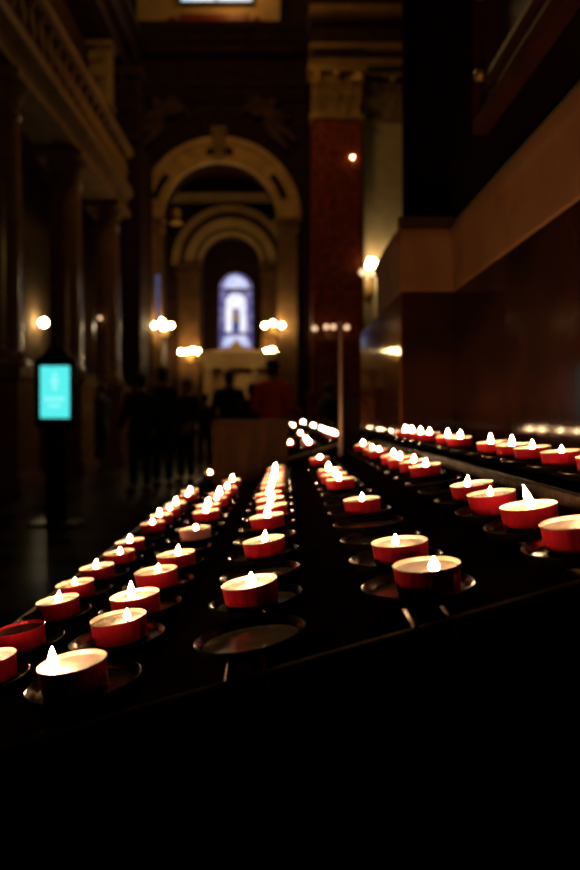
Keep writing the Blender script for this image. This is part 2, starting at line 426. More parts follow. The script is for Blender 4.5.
# ------------------------------------------------------------------ stained glass window
def arch_poly(cx, z0, zc, r, seg=20):
    return [(cx - r, z0), (cx + r, z0)] + [(cx + r * math.cos(PI * i / seg), zc + r * math.sin(PI * i / seg)) for i in range(seg + 1)]
cw, rw = PXW(236, D3), 17 * D3 / 680
zt = PZW(273, D3) - rw; zb = PZW(352, D3)
def gl(name, poly, m, k, parent=None):
    return MB().prism(poly, 'y', D3 - 0.03 - 0.006 * k, D3 - 0.02 - 0.006 * k).build(name, M[m], parent, smooth=False)
win = struct(gl('window_1', arch_poly(cw, zb, zt, rw), 'glass_border', 0))
gl('lunette_pane', [(cw + 0.70 * rw * math.cos(PI * i / 16), zt + 0.06 + 0.72 * rw * math.sin(PI * i / 16)) for i in range(17)], 'glass_pale', 1, win)
gl('inner_pane', arch_poly(cw, PZW(332, D3), PZW(304, D3), 0.60 * rw), 'glass_white', 1, win)
gl('figure_niche_pane', arch_poly(cw, PZW(332, D3), PZW(312, D3), 0.24 * rw), 'glass_mauve', 2, win)
fg = MB(); fx = cw + 0.01
fg.prism([(fx + 0.055 * math.cos(2 * PI * k / 14), PZW(312, D3) + 0.07 * math.sin(2 * PI * k / 14)) for k in range(14)], 'y', D3 - 0.060, D3 - 0.050)
fg.prism([(fx - 0.10, PZW(322, D3)), (fx + 0.10, PZW(322, D3)), (fx + 0.07, PZW(314, D3)), (fx - 0.07, PZW(314, D3))], 'y', D3 - 0.060, D3 - 0.050)
fg.build('figure_pane', M['glass_gold'], win, smooth=False)
gl('gown_pane', [(fx - 0.11, PZW(331, D3)), (fx + 0.11, PZW(331, D3)), (fx + 0.09, PZW(322, D3)), (fx - 0.09, PZW(322, D3))], 'glass_blue', 4, win)
gl('sill_pane', [(cw - 0.8 * rw, PZW(346, D3)), (cw + 0.8 * rw, PZW(346, D3)), (cw + 0.6 * rw, PZW(336, D3)), (cw - 0.6 * rw, PZW(336, D3))], 'glass_pale', 1, win)
ld = MB()
ld.box(cw - rw, cw + rw, D3 - 0.07, D3 - 0.02, zt - 0.04, zt + 0.03)
ld.box(cw - rw, cw + rw, D3 - 0.07, D3 - 0.02, PZW(334, D3) - 0.02, PZW(334, D3) + 0.02)
ld.ring(cw, zt, rw - 0.02, rw + 0.06, D3 - 0.09, D3)
ld.box(cw - rw - 0.06, cw - rw + 0.02, D3 - 0.09, D3, zb, zt).box(cw + rw - 0.02, cw + rw + 0.06, D3 - 0.09, D3, zb, zt)
ld.build('window_frame', M['lead'], win, smooth=False)
# window reflections in the pier, put in as two glowing strips around a gilded one
w2 = struct(MB().box(PXW(145, D1), PXW(149, D1), D1 - 0.16, D1 - 0.13, PZW(338, D1), PZW(276, D1)).box(PXW(157, D1), PXW(160.5, D1), D1 - 0.16, D1 - 0.13, PZW(335, D1), PZW(276, D1)).build('window_reflection', M['reflection_slit'], smooth=False))
MB().box(PXW(150, D1), PXW(156, D1), D1 - 0.20, D1 - 0.12, PZW(370, D1), PZW(215, D1)).build('gilded_strip', M['gilt'], w2, smooth=False)

# ------------------------------------------------------------------ altar
ALD = 19.18
alt = thing('altar', (PXW(241, ALD), ALD, 0), 'pale stone altar with pediment and columns under the stained glass window', 'altar')
b = MB(); W = 37 * ALD / 680
def az(y): return PZW(y, ALD)
b.box(-W - 0.05, W + 0.05, -0.42, 0.20, az(362), az(356)).box(-W, W, -0.36, 0.20, az(368), az(362)).box(-W - 0.12, W + 0.12, -0.50, 0.20, az(356), az(353))
b.build('entablature', M['altar_stone'], alt, smooth=False)
b = MB().prism([(-1.0, az(353)), (0.78, az(353)), (0.1, az(349)), (-0.11, az(340)), (-0.3, az(349))], 'y', -0.40, 0.25)
b.build('pediment', M['altar_stone'], alt, smooth=False)
b = MB().box(-W, W, -0.10, 0.20, 1.05, az(368)); b.box(-0.34, 0.34, -0.14, -0.08, 1.05, az(374))
b.build('back_panel', M['altar_stone'], alt, smooth=False)
for px in (-0.86, -0.40, 0.40, 0.86):
    c = MB().lathe([(0.13, 1.05), (0.13, 1.13), (0.10, 1.17), (0.095, 1.2), (0.085, az(372)), (0.10, az(371)), (0.14, az(369)), (0.14, az(368))], 20, (px, -0.24, 0))
    c.build('column', M['altar_stone'], alt)
MB().box(-1.2, 1.2, -0.55, 0.20, 0.0, 0.95).box(-1.25, 1.25, -0.60, 0.20, 0.95, 1.05).build('altar_table', M['altar_stone'], alt, smooth=False)

# ------------------------------------------------------------------ wall candelabra
def candelabrum(loc, globes, label, m='globe', rg=0.055, up=True):
    """globes: list of (x, z) of lamp centres relative to the hub"""
    t = thing('wall_candelabrum', loc, label, 'candelabrum', 'lamp clusters on the far walls')
    b = MB().prism([(0.07 * math.cos(2 * PI * k / 16), -0.16 + 0.12 * math.sin(2 * PI * k / 16)) for k in range(16)], 'y', 0.08, 0.13)
    b.build('backplate', M['gilt'], t)
    for gx, gz in globes:
        a = MB().tube([(0, 0.10, -0.18), (gx * 0.4, -0.02, -0.26), (gx * 0.9, -0.08, -0.20), (gx, -0.10, gz - rg - 0.05)], 0.012, 8)
        a.lathe([(0.0, -0.05), (0.03, -0.045), (0.045, 0.0), (0.02, 0.01), (0.0, 0.01)], 12, (gx, -0.10, gz - rg))
        arm = a.build('arm', M['gilt'], t)
        MB().ball((gx, -0.10, gz), rg, 14, 8).build('lamp_globe', M[m], arm)
    return t
def cpx(cx, cy, d, pts):
    return [((x - cx) * d / 680, -(y - cy) * d / 680) for x, y in pts]
dd = D1 - 0.30
candelabrum((PXW(164, dd), dd, PZW(326, dd)), cpx(164, 326, dd, [(155.5, 326), (163, 322), (164.5, 328), (171.5, 326)]), 'gilded lamp cluster on the big arch pier beside the narrow blue reflections')
candelabrum((PXW(273, dd), dd, PZW(325, dd)), cpx(273, 325, dd, [(265, 326), (273, 323.5), (282, 326)]), 'gilded three lamp cluster on the big arch pier over the red jacket')
dd = D2 - 0.46
candelabrum((PXW(190, dd), dd, PZW(352, dd)), cpx(190, 352, dd, [(181.5, 352), (187, 352), (193, 350.5), (198.5, 352)]), 'gilded lamp cluster low beside the altar, nearer the colonnade', 'altar_globe', rg=0.052)
candelabrum((PXW(272, dd), dd, PZW(351, dd)), cpx(272, 351, dd, [(266, 352), (272, 350), (278, 352)]), 'gilded three lamp cluster low beside the altar, over the red jacket', 'altar_globe', rg=0.052)

# ------------------------------------------------------------------ right side of the nave: giant red pilaster, pale pilaster, gilded capitals
PDD = 16.0
def kcap(name, x0, x1, d, z0, z1, parent, m):
    """leafy capital: bell, two rows of curling leaves, scrolls and a slab"""
    w = x1 - x0; h = z1 - z0; cx = (x0 + x1) / 2
    b = MB().box(x0, x1, d - 0.02, d + 0.3, z0, z1 - 0.1 * h)
    b.box(x0 - 0.10, x1 + 0.10, d - 0.26, d + 0.3, z1 - 0.12 * h, z1)
    b.box(x0 - 0.05, x1 + 0.05, d - 0.10, d + 0.3, z0, z0 + 0.07 * h)
    for row, (zz, n, hh) in enumerate(((0.07, 4, 0.40), (0.32, 5, 0.40))):
        for k in range(n):
            lx = x0 + w * (k + 0.5) / n
            zb_ = z0 + zz * h; lw = w / n * 0.42
            for s in (-1, 0, 1):
                b.tube([(lx + s * lw * 0.5, d - 0.03, zb_), (lx + s * lw * 0.8, d - 0.10, zb_ + hh * h * 0.55), (lx + s * lw, d - 0.27, zb_ + hh * h * 0.9), (lx + s * lw * 0.9, d - 0.36, zb_ + hh * h * 0.75)], [lw * 0.30, lw * 0.40, lw * 0.34, lw * 0.14], 6)
    for sx in (-1, 1):
        pts = []
        for k in range(14):
            a = k * 0.75; r = 0.16 * w * (1 - k / 16)
            pts.append((cx + sx * (w * 0.40 + r * 0.4 * math.cos(a)), d - 0.18, z1 - 0.26 * h + r * math.sin(a)))
        b.tube(pts, 0.035 * w, 6)
    b.ball((cx, d - 0.2, z1 - 0.16 * h), 0.08 * w, 10, 6)
    return b.build(name, M[m], parent)
def pilaster(px0, px1, d, ytop, ybot, m, label, capm):
    x0, x1 = PXW(px0, d), PXW(px1, d)
    cx = (x0 + x1) / 2
    t = thing('pilaster', (cx, d, 0), label, 'pilaster'); t['kind'] = 'structure'
    w = (x1 - x0) / 2
    MB().box(-w, w, 0, 0.5, 1.7, PZW(ybot, d)).build('shaft', M[m], t, smooth=False)
    MB().box(-w - 0.08, w + 0.08, -0.10, 0.5, 0.0, 1.45).box(-w - 0.12, w + 0.12, -0.14, 0.5, 1.45, 1.58).box(-w - 0.04, w + 0.04, -0.06, 0.5, 1.58, 1.70).build('base', M['red_marble' if m == 'red_marble' else 'dim_stone'], t, smooth=False)
    kcap('capital', -w, w, 0, PZW(ybot, d), PZW(ytop, d), t, capm)
    return t
pilaster(312, 361, PDD, 70, 119, 'red_marble', 'giant red marble pilaster under a gilded leafy capital', 'gilt')
pilaster(365, 420, PDD + 0.45, 76, 122, 'beige_stone', 'pale stone pilaster lit by the wall sconce, beside the red pilaster', 'old_gilt')
ent = MB()
for y0, y1, pr in ((18, 24, 0.55), (50, 55, 0.32), (62, 67, 0.16)):
    ent.box(PXW(309, PDD), 3.6, PDD - pr, PDD + 0.5, PZW(y1, PDD), PZW(y0, PDD))
struct(ent.build('trim_17', M['brown_stone'], smooth=False))
frz = MB().box(PXW(310, PDD), 3.6, PDD, PDD + 0.5, PZW(68, PDD), PZW(18, PDD)).box(PXW(309, PDD), 3.6, PDD - 0.30, PDD + 0.5, PZW(28, PDD), PZW(24, PDD))
struct(frz.build('trim_22', M['dim_stone'], smooth=False))
struct(MB().box(PXW(309, PDD), 3.6, PDD + 0.1, PDD + 0.5, PZW(18, PDD), 14).build('wall_clerestory', M['dim_stone'], smooth=False))
struct(MB().box(PXW(318, PDD), 3.6, PDD + 0.95, PDD + 1.2, 0, 11).build('wall_nave', M['dim_stone'], smooth=False))
# sconce with a cluster of lamps on the pale pilaster
sd = PDD + 0.12
sc = thing('wall_sconce', (PXW(371, sd), sd, PZW(268, sd)), 'gilded sconce with glowing lamps on the pale stone pilaster', 'sconce')
b = MB().prism([(0.10 * math.cos(2 * PI * k / 16), -0.45 + 0.22 * math.sin(2 * PI * k / 16)) for k in range(16)], 'y', 0.24, 0.31)
b.tube([(0, 0.26, -0.50), (0, 0.05, -0.62), (0, -0.08, -0.45), (0, -0.10, -0.20)], 0.025, 8)
b.build('backplate', M['gilt'], sc)
for gx, gz, m, r in ((-0.02, 0.12, 'white_globe', 0.075), (0.06, 0.06, 'white_globe', 0.07), (-0.06, 0.02, 'white_globe', 0.06), (-0.22, -0.12, 'dim_globe', 0.065), (0.02, -0.16, 'dim_globe', 0.06), (0.14, -0.10, 'dim_globe', 0.06)):
    arm = MB().tube([(0, -0.10, -0.30), (gx * 0.8, -0.12, -0.34), (gx, -0.12, gz - r - 0.02)], 0.014, 8).build('arm', M['gilt'], sc)
    MB().ball((gx, -0.12, gz), r, 14, 8, 1, 1, 1.15).build('lamp_globe', M[m], arm)
# lamp reflections in the red pilaster, put in as a row of dim globes
dd = PDD - 0.16
candelabrum((PXW(328, dd), dd, PZW(329, dd)), cpx(328, 329, dd, [(314.5, 329), (326, 327.5), (333, 327.5), (346.5, 328)]), 'four dim globes as lamp reflections low on the giant red pilaster', 'dim_globe', 0.05)
tag(MB().ball((PXW(352.5, PDD), PDD - 0.06, PZW(158, PDD)), 0.014, 12, 8).tube([(PXW(352.5, PDD), PDD - 0.04, PZW(158, PDD)), (PXW(352.5, PDD), PDD, PZW(158, PDD))], 0.006).build('light_dot', M['globe']), 'tiny glowing ball as a glint high on the red marble pilaster', 'lamp')  # specular glint on the marble, put in as a glowing ball

# ------------------------------------------------------------------ left colonnade and its balcony
CX = -4.0
def make_column(d, label):
    t = thing('column', (CX, d, 0), label, 'column', 'colonnade columns'); t['kind'] = 'structure'
    MB().box(-0.46, 0.46, -0.46, 0.46, 0, 0.22).box(-0.40, 0.40, -0.40, 0.40, 0.22, 1.55).box(-0.46, 0.46, -0.46, 0.46, 1.55, 1.70).build('pedestal', M['column_stone'], t, smooth=False)
    MB().lathe([(0.40, 1.70), (0.41, 1.74), (0.40, 1.80), (0.34, 1.83), (0.35, 1.88), (0.31, 1.93), (0.295, 2.0), (0.295, 3.2), (0.255, 5.22), (0.28, 5.25), (0.28, 5.29), (0.255, 5.31), (0.255, 5.40)], 32).build('shaft', M['column_stone'], t)
    c = MB().lathe([(0.255, 5.40), (0.26, 5.46), (0.33, 5.54), (0.36, 5.60), (0.36, 5.64)], 32)
    c.box(-0.42, 0.42, -0.42, 0.42, 5.64, 5.77)
    c.build('capital', M['brown_stone'], t)
    return t
make_column(9.6, 'polished round column nearest the camera, first under the balcony')
make_column(12.5, 'polished round column behind the turquoise screen, middle of three under the balcony')
make_column(15.4, 'polished round column at the far end of the balcony')
e = MB()
for z0, z1, xo in ((5.77, 5.90, 0.36), (5.90, 6.02, 0.38), (6.02, 6.10, 0.44), (6.10, 6.20, 0.50)):
    e.box(CX - xo, CX + xo, 7.2, 15.75, z0, z1)
struct(e.build('trim_18', M['brown_stone'], smooth=False))
bal = thing('balustrade', (CX + 0.36, 7.2, 6.20), 'stone balustrade of the balcony over the round columns', 'balustrade')
MB().box(-0.11, 0.11, 0, 8.5, 0, 0.10).build('plinth_rail', M['brown_stone'], bal, smooth=False)
MB().prism([(-0.15, 0.80), (0.13, 0.80), (0.17, 0.86), (0.17, 0.92), (0.12, 0.97), (-0.15, 0.97)], 'y', 0, 8.5).build('hand_rail', M['brown_stone'], bal, smooth=False)
bprof = [(0.085, 0.10), (0.085, 0.15), (0.05, 0.18), (0.085, 0.30), (0.095, 0.36), (0.07, 0.46), (0.045, 0.60), (0.04, 0.68), (0.07, 0.72), (0.085, 0.75), (0.085, 0.80)]
b0 = MB().lathe(bprof, 14).build('baluster', M['brown_stone'], bal); b0.location = (0, 0.25, 0)
for k in range(1, 22):
    c = b0.copy(); COL.objects.link(c); c.parent = bal; c.location = (0, 0.25 + k * 0.38, 0)
# end pier with gilded capital, cornice above the balcony
pr = thing('pier', (-3.86, 16.3, 0), 'dark square pier with a leafy capital past the balcony end', 'pier'); pr['kind'] = 'structure'
MB().box(-0.42, 0.42, 0, 1.5, 0, 7.6).build('shaft', M['dim_stone'], pr, smooth=False)
kcap('capital', -0.42, 0.42, 0, 7.6, 9.3, pr, 'dim_stone')
cn = MB()
for z0, z1, xo in ((9.35, 9.6, -3.75), (9.75, 9.95, -3.6), (10.3, 10.5, -3.7), (10.5, 10.75, -3.6)):
    cn.box(-4.8, xo, 9.0, 17.9, z0, z1)
struct(cn.build('trim_19', M['dim_stone'], smooth=False))
struct(MB().box(-4.9, -4.4, 9.0, 17.9, 7.3, 14.0).build('wall_gallery', M['dim_stone'], smooth=False))
struct(MB().box(-6.6, -6.2, 3.0, 18.0, 0, 7.3).build('wall_left', M['aisle_plaster'], smooth=False))
struct(MB().box(-6.6, -4.4, 3.0, 18.0, 7.1, 7.3).build('ceiling_aisle', M['dim_stone'], smooth=False))
struct(MB().box(-6.22, -6.16, 3.0, 18.0, 0, 1.9).box(-6.22, -6.12, 3.0, 18.0, 1.9, 2.02).build('trim_20', M['dim_stone'], smooth=False))
gc = kcap('gilded_capital', -0.22, 0.22, 0, 0, 1.5, None, 'old_gilt'); gc.location = (-4.13, 15.3, 7.95)
tag(gc, 'gilded leafy wall capital above the balcony rail', 'capital'); gc['kind'] = 'structure'
# lamps in the aisle
ld_ = 16.6
gx = thing('globe_sconce', (-6.2, 6.2 * 680 / 242 - 0.5, PZW(323, 17.0)), 'bright round globe sconce on the aisle wall between two columns', 'sconce')
MB().tube([(0, 0, -0.2), (0.16, 0, -0.24), (0.22, 0, -0.14)], 0.02).lathe([(0.07, -0.02), (0.07, 0.02)], 16, (0.0, 0, -0.2)).build('bracket', M['gilt'], gx)
MB().ball((0.22, 0, 0), 0.095, 18, 12).build('lamp_globe', M['white_globe'], gx)
cd = 15.0
tag(MB().ball((PXW(100, cd), cd, PZW(318, cd)), 0.035, 12, 8).tube([(PXW(100, cd), cd, PZW(318, cd)), (PXW(100, cd) - 0.02, cd + 0.14, PZW(318, cd))], 0.015).build('light_dot', M['dim_globe']), 'small warm lamp on the far round column', 'lamp')
tag(MB().ball((PXW(176, 17.7), 17.72, PZW(214, 17.7)), 0.13, 14, 10, 1, 0.5, 1.25).lathe([(0.18, -0.03), (0.18, 0.0)], 16, (PXW(176, 17.7), 17.78, PZW(214, 17.7) - 0.2)).build('gilded_medallion', M['gilt']), 'gilded oval medallion at the springing of the big arch', 'ornament')

# ------------------------------------------------------------------ information screen
kd = 6.5
kt = thing('information_screen', (PXW(55, kd), kd, 0), 'glowing turquoise information screen on a black floor stand', 'screen')
sw, sh = 29 * kd / 680 / 2, 52 * kd / 680 / 2
zc_ = PZW(392, kd)
b = MB().prism([(-0.20, zc_ - 0.34), (0.20, zc_ - 0.34), (0.20, zc_ + 0.32), (0.12, zc_ + 0.36), (0.07, zc_ + 0.44), (-0.07, zc_ + 0.44), (-0.12, zc_ + 0.36), (-0.20, zc_ + 0.32)], 'y', 0.0, 0.07)
b.build('screen_case', M['black_plastic'], kt, smooth=False, bevel=0.012)
pan = MB().box(-sw, sw, -0.006, 0.0, zc_ - sh, zc_ + sh).build('display', M['screen'], kt, smooth=False)
ic = MB()
def U(x, y): return ((x - 55) * kd / 680, PZW(y, kd))
for cx_, cy_, rx, ry in ((55, 375, 2.3, 2.6),):
    ic.prism([(U(cx_, cy_)[0] + rx * kd / 680 * math.cos(2 * PI * k / 18), U(cx_, cy_)[1] + ry * kd / 680 * math.sin(2 * PI * k / 18)) for k in range(18)], 'y', -0.010, -0.005)
ic.prism([U(50.5, 383), U(59.5, 383), U(58.5, 378.5), U(51.5, 378.5)], 'y', -0.010, -0.005)
ic.prism([U(53, 390), U(57, 390), U(57.5, 384), U(52.5, 384)], 'y', -0.010, -0.005)
ic.build('screen_symbol', M['screen_light'], pan, smooth=False)
tx = MB()
for row, (x0, x1, y0, y1) in enumerate(((45, 65, 397, 401), (49, 61, 404, 407.5))):
    n = 8 if row == 0 else 5
    for k in range(n):
        xa = x0 + (x1 - x0) * k / n; xb = x0 + (x1 - x0) * (k + 0.78) / n
        p = U(xa, y1); q = U(xb, y0)
        tx.box(p[0], q[0], -0.010, -0.005, p[1], q[1])
tx.build('screen_text', M['screen_light'], pan, smooth=False)
MB().box(-0.10, 0.10, 0.015, 0.055, 0.03, zc_ - 0.33).build('post', M['black_plastic'], kt, smooth=False, bevel=0.008)
MB().box(-0.22, 0.22, -0.16, 0.22, 0.0, 0.03).build('foot_plate', M['black_plastic'], kt, smooth=False, bevel=0.008)

# ------------------------------------------------------------------ picture frame on the near wall
fz0 = EYE + 0.565; fy0, fy1 = 0.15, 1.375; fz1 = fz0 + 1.55
ft = thing('picture_frame', (WX, (fy0 + fy1) / 2, fz0), 'dark carved picture frame on the wall above the tan stone band', 'picture frame')
hw = (fy1 - fy0) / 2; hz = fz1 - fz0; fwid = 0.105
fp = MB()
def rail(a, b_, inward):
    """moulded rail with its outer edge from a to b (y,z) and its width pointing inward"""
    steps = [(0.0, 0.0), (0.0, 0.028), (0.02, 0.034), (0.032, 0.022), (0.060, 0.018), (0.075, 0.026), (0.092, 0.022), (0.105, 0.008), (0.105, 0.0)]
    vs = []
    d = Vector((b_[0] - a[0], b_[1] - a[1])); d.normalize()
    for (py, pz), s in ((a, 1), (b_, -1)):
        for w_, t_ in steps:
            vs.append((-t_, py + inward[0] * w_ + s * d.x * w_, pz + inward[1] * w_ + s * d.y * w_))
    n = len(steps)
    fp.add(vs, [tuple(range(n)), tuple(range(n, 2 * n))] + [(i, (i + 1) % n, n + (i + 1) % n, n + i) for i in range(n)])
rail((-hw, 0), (hw, 0), (0, 1)); rail((-hw, hz), (hw, hz), (0, -1)); rail((-hw, 0), (-hw, hz), (1, 0)); rail((hw, 0), (hw, hz), (-1, 0))
fp.build('frame', M['frame_wood'], ft)
MB().box(-0.006, -0.001, -hw + fwid - 0.004, hw - fwid + 0.004, fwid - 0.004, hz - fwid + 0.004).build('canvas', M['canvas'], ft, smooth=False)
for k in range(9):
    MB().ball((-0.026, hw - 0.046, 0.10 + 0.16 * k), 0.013, 10, 6).build('boss', M['gilt'], ft)

# ------------------------------------------------------------------ candle stands
RX = [-0.206, -0.112, -0.0185, 0.077, 0.168, 0.263]                 # rows of dishes, across
RH = [0.168, 0.138, 0.1115, 0.085, 0.0615, 0.034]                   # candle rim below the eye, per row
RT = [0.14, 0.13, 0.17, 0.11, 0.16, 0.10]                           # sideways tilt of the dishes
CH = 0.0155; CR = 0.0195
PITCH, Y0S, NS = 0.0752, [0.388, 0.383, 0.384, 0.390, 0.384, 0.4156], [16, 16, 16, 16, 16, 15]
def dish_z(r): return EYE - RH[r] - CH - 0.0006
def tray_z(x): return EYE - (0.108 - 0.285 * x + CH + 0.0075)
TXL, TXR, TY0, TY1 = -0.262, 0.214, 0.347, 1.565
LEDZ = EYE - RH[5] - CH - 0.006
def make_stand():
    t = thing('candle_stand', (0, TY0, 0), 'black steel votive candle stand in front, sloping up to the marble wall', 'candle stand', 'votive stands along the wall')
    def P(x, y, z): return (x, y - TY0, z)
    # sloping tray
    zl, zr = tray_z(TXL), tray_z(TXR)
    MB().prism([(TXL, zl - 0.012), (TXR, zr - 0.012), (TXR, zr), (TXL, zl)], 'y', 0, TY1 - TY0).build('tray', M['black_steel'], t, smooth=False)
    e = MB()
    n = 24
    e.tube([P(TXL + (TXR - TXL) * i / n, TY0 - 0.001, tray_z(TXL + (TXR - TXL) * i / n) + 0.0020) for i in range(n + 1)], 0.0024, 8)
    e.tube([P(TXL, TY0, zl + 0.0015), P(TXL, TY1, zl + 0.0015)], 0.0026, 8)
    e.build('edge_bead', M['rod_metal'], t)
    # raised shelf for the row by the wall
    MB().prism([(TXR, LEDZ - 0.006), (0.318, LEDZ + 0.004), (0.318, LEDZ - 0.050), (TXR + 0.004, LEDZ - 0.060)], 'y', 0, TY1 - TY0).build('shelf', M['black_steel'], t, smooth=False)
    MB().box(TXR - 0.010, TXR + 0.0015, 0.0, TY1 - TY0, LEDZ - 0.011, LEDZ - 0.001).build('shelf_lip', M['ledge_metal'], t, bevel=0.002)
    MB().box(TXR - 0.004, TXR + 0.004, 0.002, TY1 - TY0, zr - 0.004, LEDZ - 0.011).build('riser', M['black_steel'], t, smooth=False)
    # apron, side, legs
    MB().prism([(TXL, 0.14), (0.318, 0.14), (0.318, LEDZ - 0.01), (TXR, LEDZ - 0.02), (TXR, zr - 0.004), (TXL, zl - 0.004)], 'y', 0.002, 0.010).build('front_panel', M['black_steel'], t, smooth=False)
    MB().box(TXL + 0.002, TXL + 0.010, 0.010, TY1 - TY0, 0.14, zl - 0.011).build('side_panel', M['black_steel'], t, smooth=False)
    MB().prism([(TXL, 0.14), (0.318, 0.14), (0.318, LEDZ - 0.01), (TXR, LEDZ - 0.02), (TXR, zr - 0.014), (TXL, zl - 0.014)], 'y', TY1 - TY0 - 0.008, TY1 - TY0).build('back_panel', M['black_steel'], t, smooth=False)
    for x in (TXL + 0.025, 0.29):
        for y in (0.04, TY1 - TY0 - 0.04):
            MB().box(x - 0.02, x + 0.02, y - 0.02, y + 0.02, 0, 0.145).build('leg', M['black_steel'], t, smooth=False)
    # rods and dishes
    dm = MB().lathe([(0.0, 0.0), (0.010, 0.0003), (0.020, 0.0), (0.0275, 0.0006), (0.0300, 0.0042), (0.0312, 0.0052), (0.0322, 0.0046), (0.0310, 0.0018), (0.0285, -0.0014), (0.0, -0.0020)], 40)
    first = None
    for r in range(6):
        x, z = RX[r], dish_z(r)
        zf = tray_z(x) if r < 5 else LEDZ
        rb = MB()
        for s in (-0.010, 0.010):
            rb.tube([P(x + s, TY0 - 0.002, zf - 0.004), P(x + s, TY0 + 0.001, zf + 0.002), P(x + s, TY0 + 0.012, z - 0.0046 + s * RT[r]), P(x + s, TY1 - 0.01, z - 0.0046 + s * RT[r])], 0.0022, 6)
        rb.build('support_rod', M['rod_metal'], t)
        for k in range(NS[r]):
            if first is None:
                first = dm.build('dish', M['dish_metal'], t); d = first
            else:
                d = first.copy(); COL.objects.link(d); d.parent = t
            d.location = P(x, Y0S[r] + PITCH * k, z)
            d.rotation_euler = (0, -RT[r], 0)
    return t
stand = make_stand()
OFFS = [0.0, 1.60, 3.20, 4.90]
names = ['', 'second black votive stand, behind the wooden box', 'third black votive stand in the row along the wall', 'farthest black votive stand in the row along the wall']
for i in (1, 2, 3):
    c = copy_tree(stand); c.location = (0, TY0 + OFFS[i], 0); c['label'] = names[i]

# ------------------------------------------------------------------ tealights
def cup_mesh():
    return MB().lathe([(0.0, 0.0), (0.0172, 0.0), (0.0182, 0.0008), (0.0186, 0.002), (0.0193, 0.0142), (0.0198, 0.0150)], 48, caps=False)
def liner_mesh():
    return MB().lathe([(0.0198, 0.0150), (0.01985, 0.0154), (0.0195, 0.0157), (0.0190, 0.0154), (0.0187, 0.0145), (0.01862, 0.0125), (0.0186, 0.0110)], 48, caps=False)
def wax_mesh():
    return MB().lathe([(0.0, 0.0113), (0.004, 0.0112), (0.010, 0.0113), (0.015, 0.0116), (0.0175, 0.0122), (0.01858, 0.0132), (0.0186, 0.0100), (0.0, 0.0100)], 40)
def flame_mesh(h, r, lean):
    prof = [(0.0, 0.0), (0.55, 0.05), (0.85, 0.14), (1.0, 0.26), (0.95, 0.38), (0.76, 0.54), (0.52, 0.70), (0.28, 0.85), (0.10, 0.96), (0.0, 1.0)]
    b = MB(); b.lathe([(a * r, c * h) for a, c in prof], 10)
    b.v = [(x + lean * (z / h) ** 1.6, y, z) for x, y, z in b.v]
    return b
FL = {'s': (0.0078, 0.0024, 0.0), 'm': (0.0105, 0.0027, 0.0005), 'l': (0.0135, 0.0030, 0.0), 'b': (0.0085, 0.0032, 0.0), 'x': (0.0165, 0.0034, -0.0045)}
def make_tealight(kind, fl):
    t = bpy.data.objects.new('tealight', None); COL.objects.link(t); t.empty_display_size = 0.02
    cup = cup_mesh().build('metal_cup', M['pale_foil' if kind == 'pale' else 'red_foil'], t)
    liner_mesh().build('cup_lining', M['foil_inside' if kind != 'unlit' else 'red_foil'], cup)
    wax_mesh().build('wax', M['wax_cold' if kind == 'unlit' else 'wax'], t)
    w = MB().tube([(0, 0, 0.0105), (0.0002, 0, 0.013), (0.0008, 0.0003, 0.0148)], 0.0006, 6).build('wick', M['wick'], t)
    if kind != 'unlit':
        h, r, ln = FL[fl]
        f = flame_mesh(h, r, ln).build('flame', M['flame'], t)
        f.location = (0, 0, 0.0132)
    return t
PROTO = {}
def tealight(kind, fl, loc, tilt, rz, off, label, group):
    key = (kind, fl)
    if key not in PROTO:
        PROTO[key] = make_tealight(kind, fl); o = PROTO[key]
    else:
        o = copy_tree(PROTO[key])
    o.location = loc; o.rotation_euler = (0, -tilt, 0); o.scale = (0.975, 0.975, 0.975)
    o['label'] = label; o['category'] = 'candle'; o['group'] = group
    for ch in o.children:
        nm = ch.name.split('.')[0]
        if nm == 'flame': ch.location = (off[0], off[1], 0.0132); ch.rotation_euler = (0, tilt * 0.9, 0)
        elif nm == 'wick': ch.location = (off[0], off[1], 0)
        elif nm == 'metal_cup': ch.rotation_euler = (0, 0, rz)
    return o
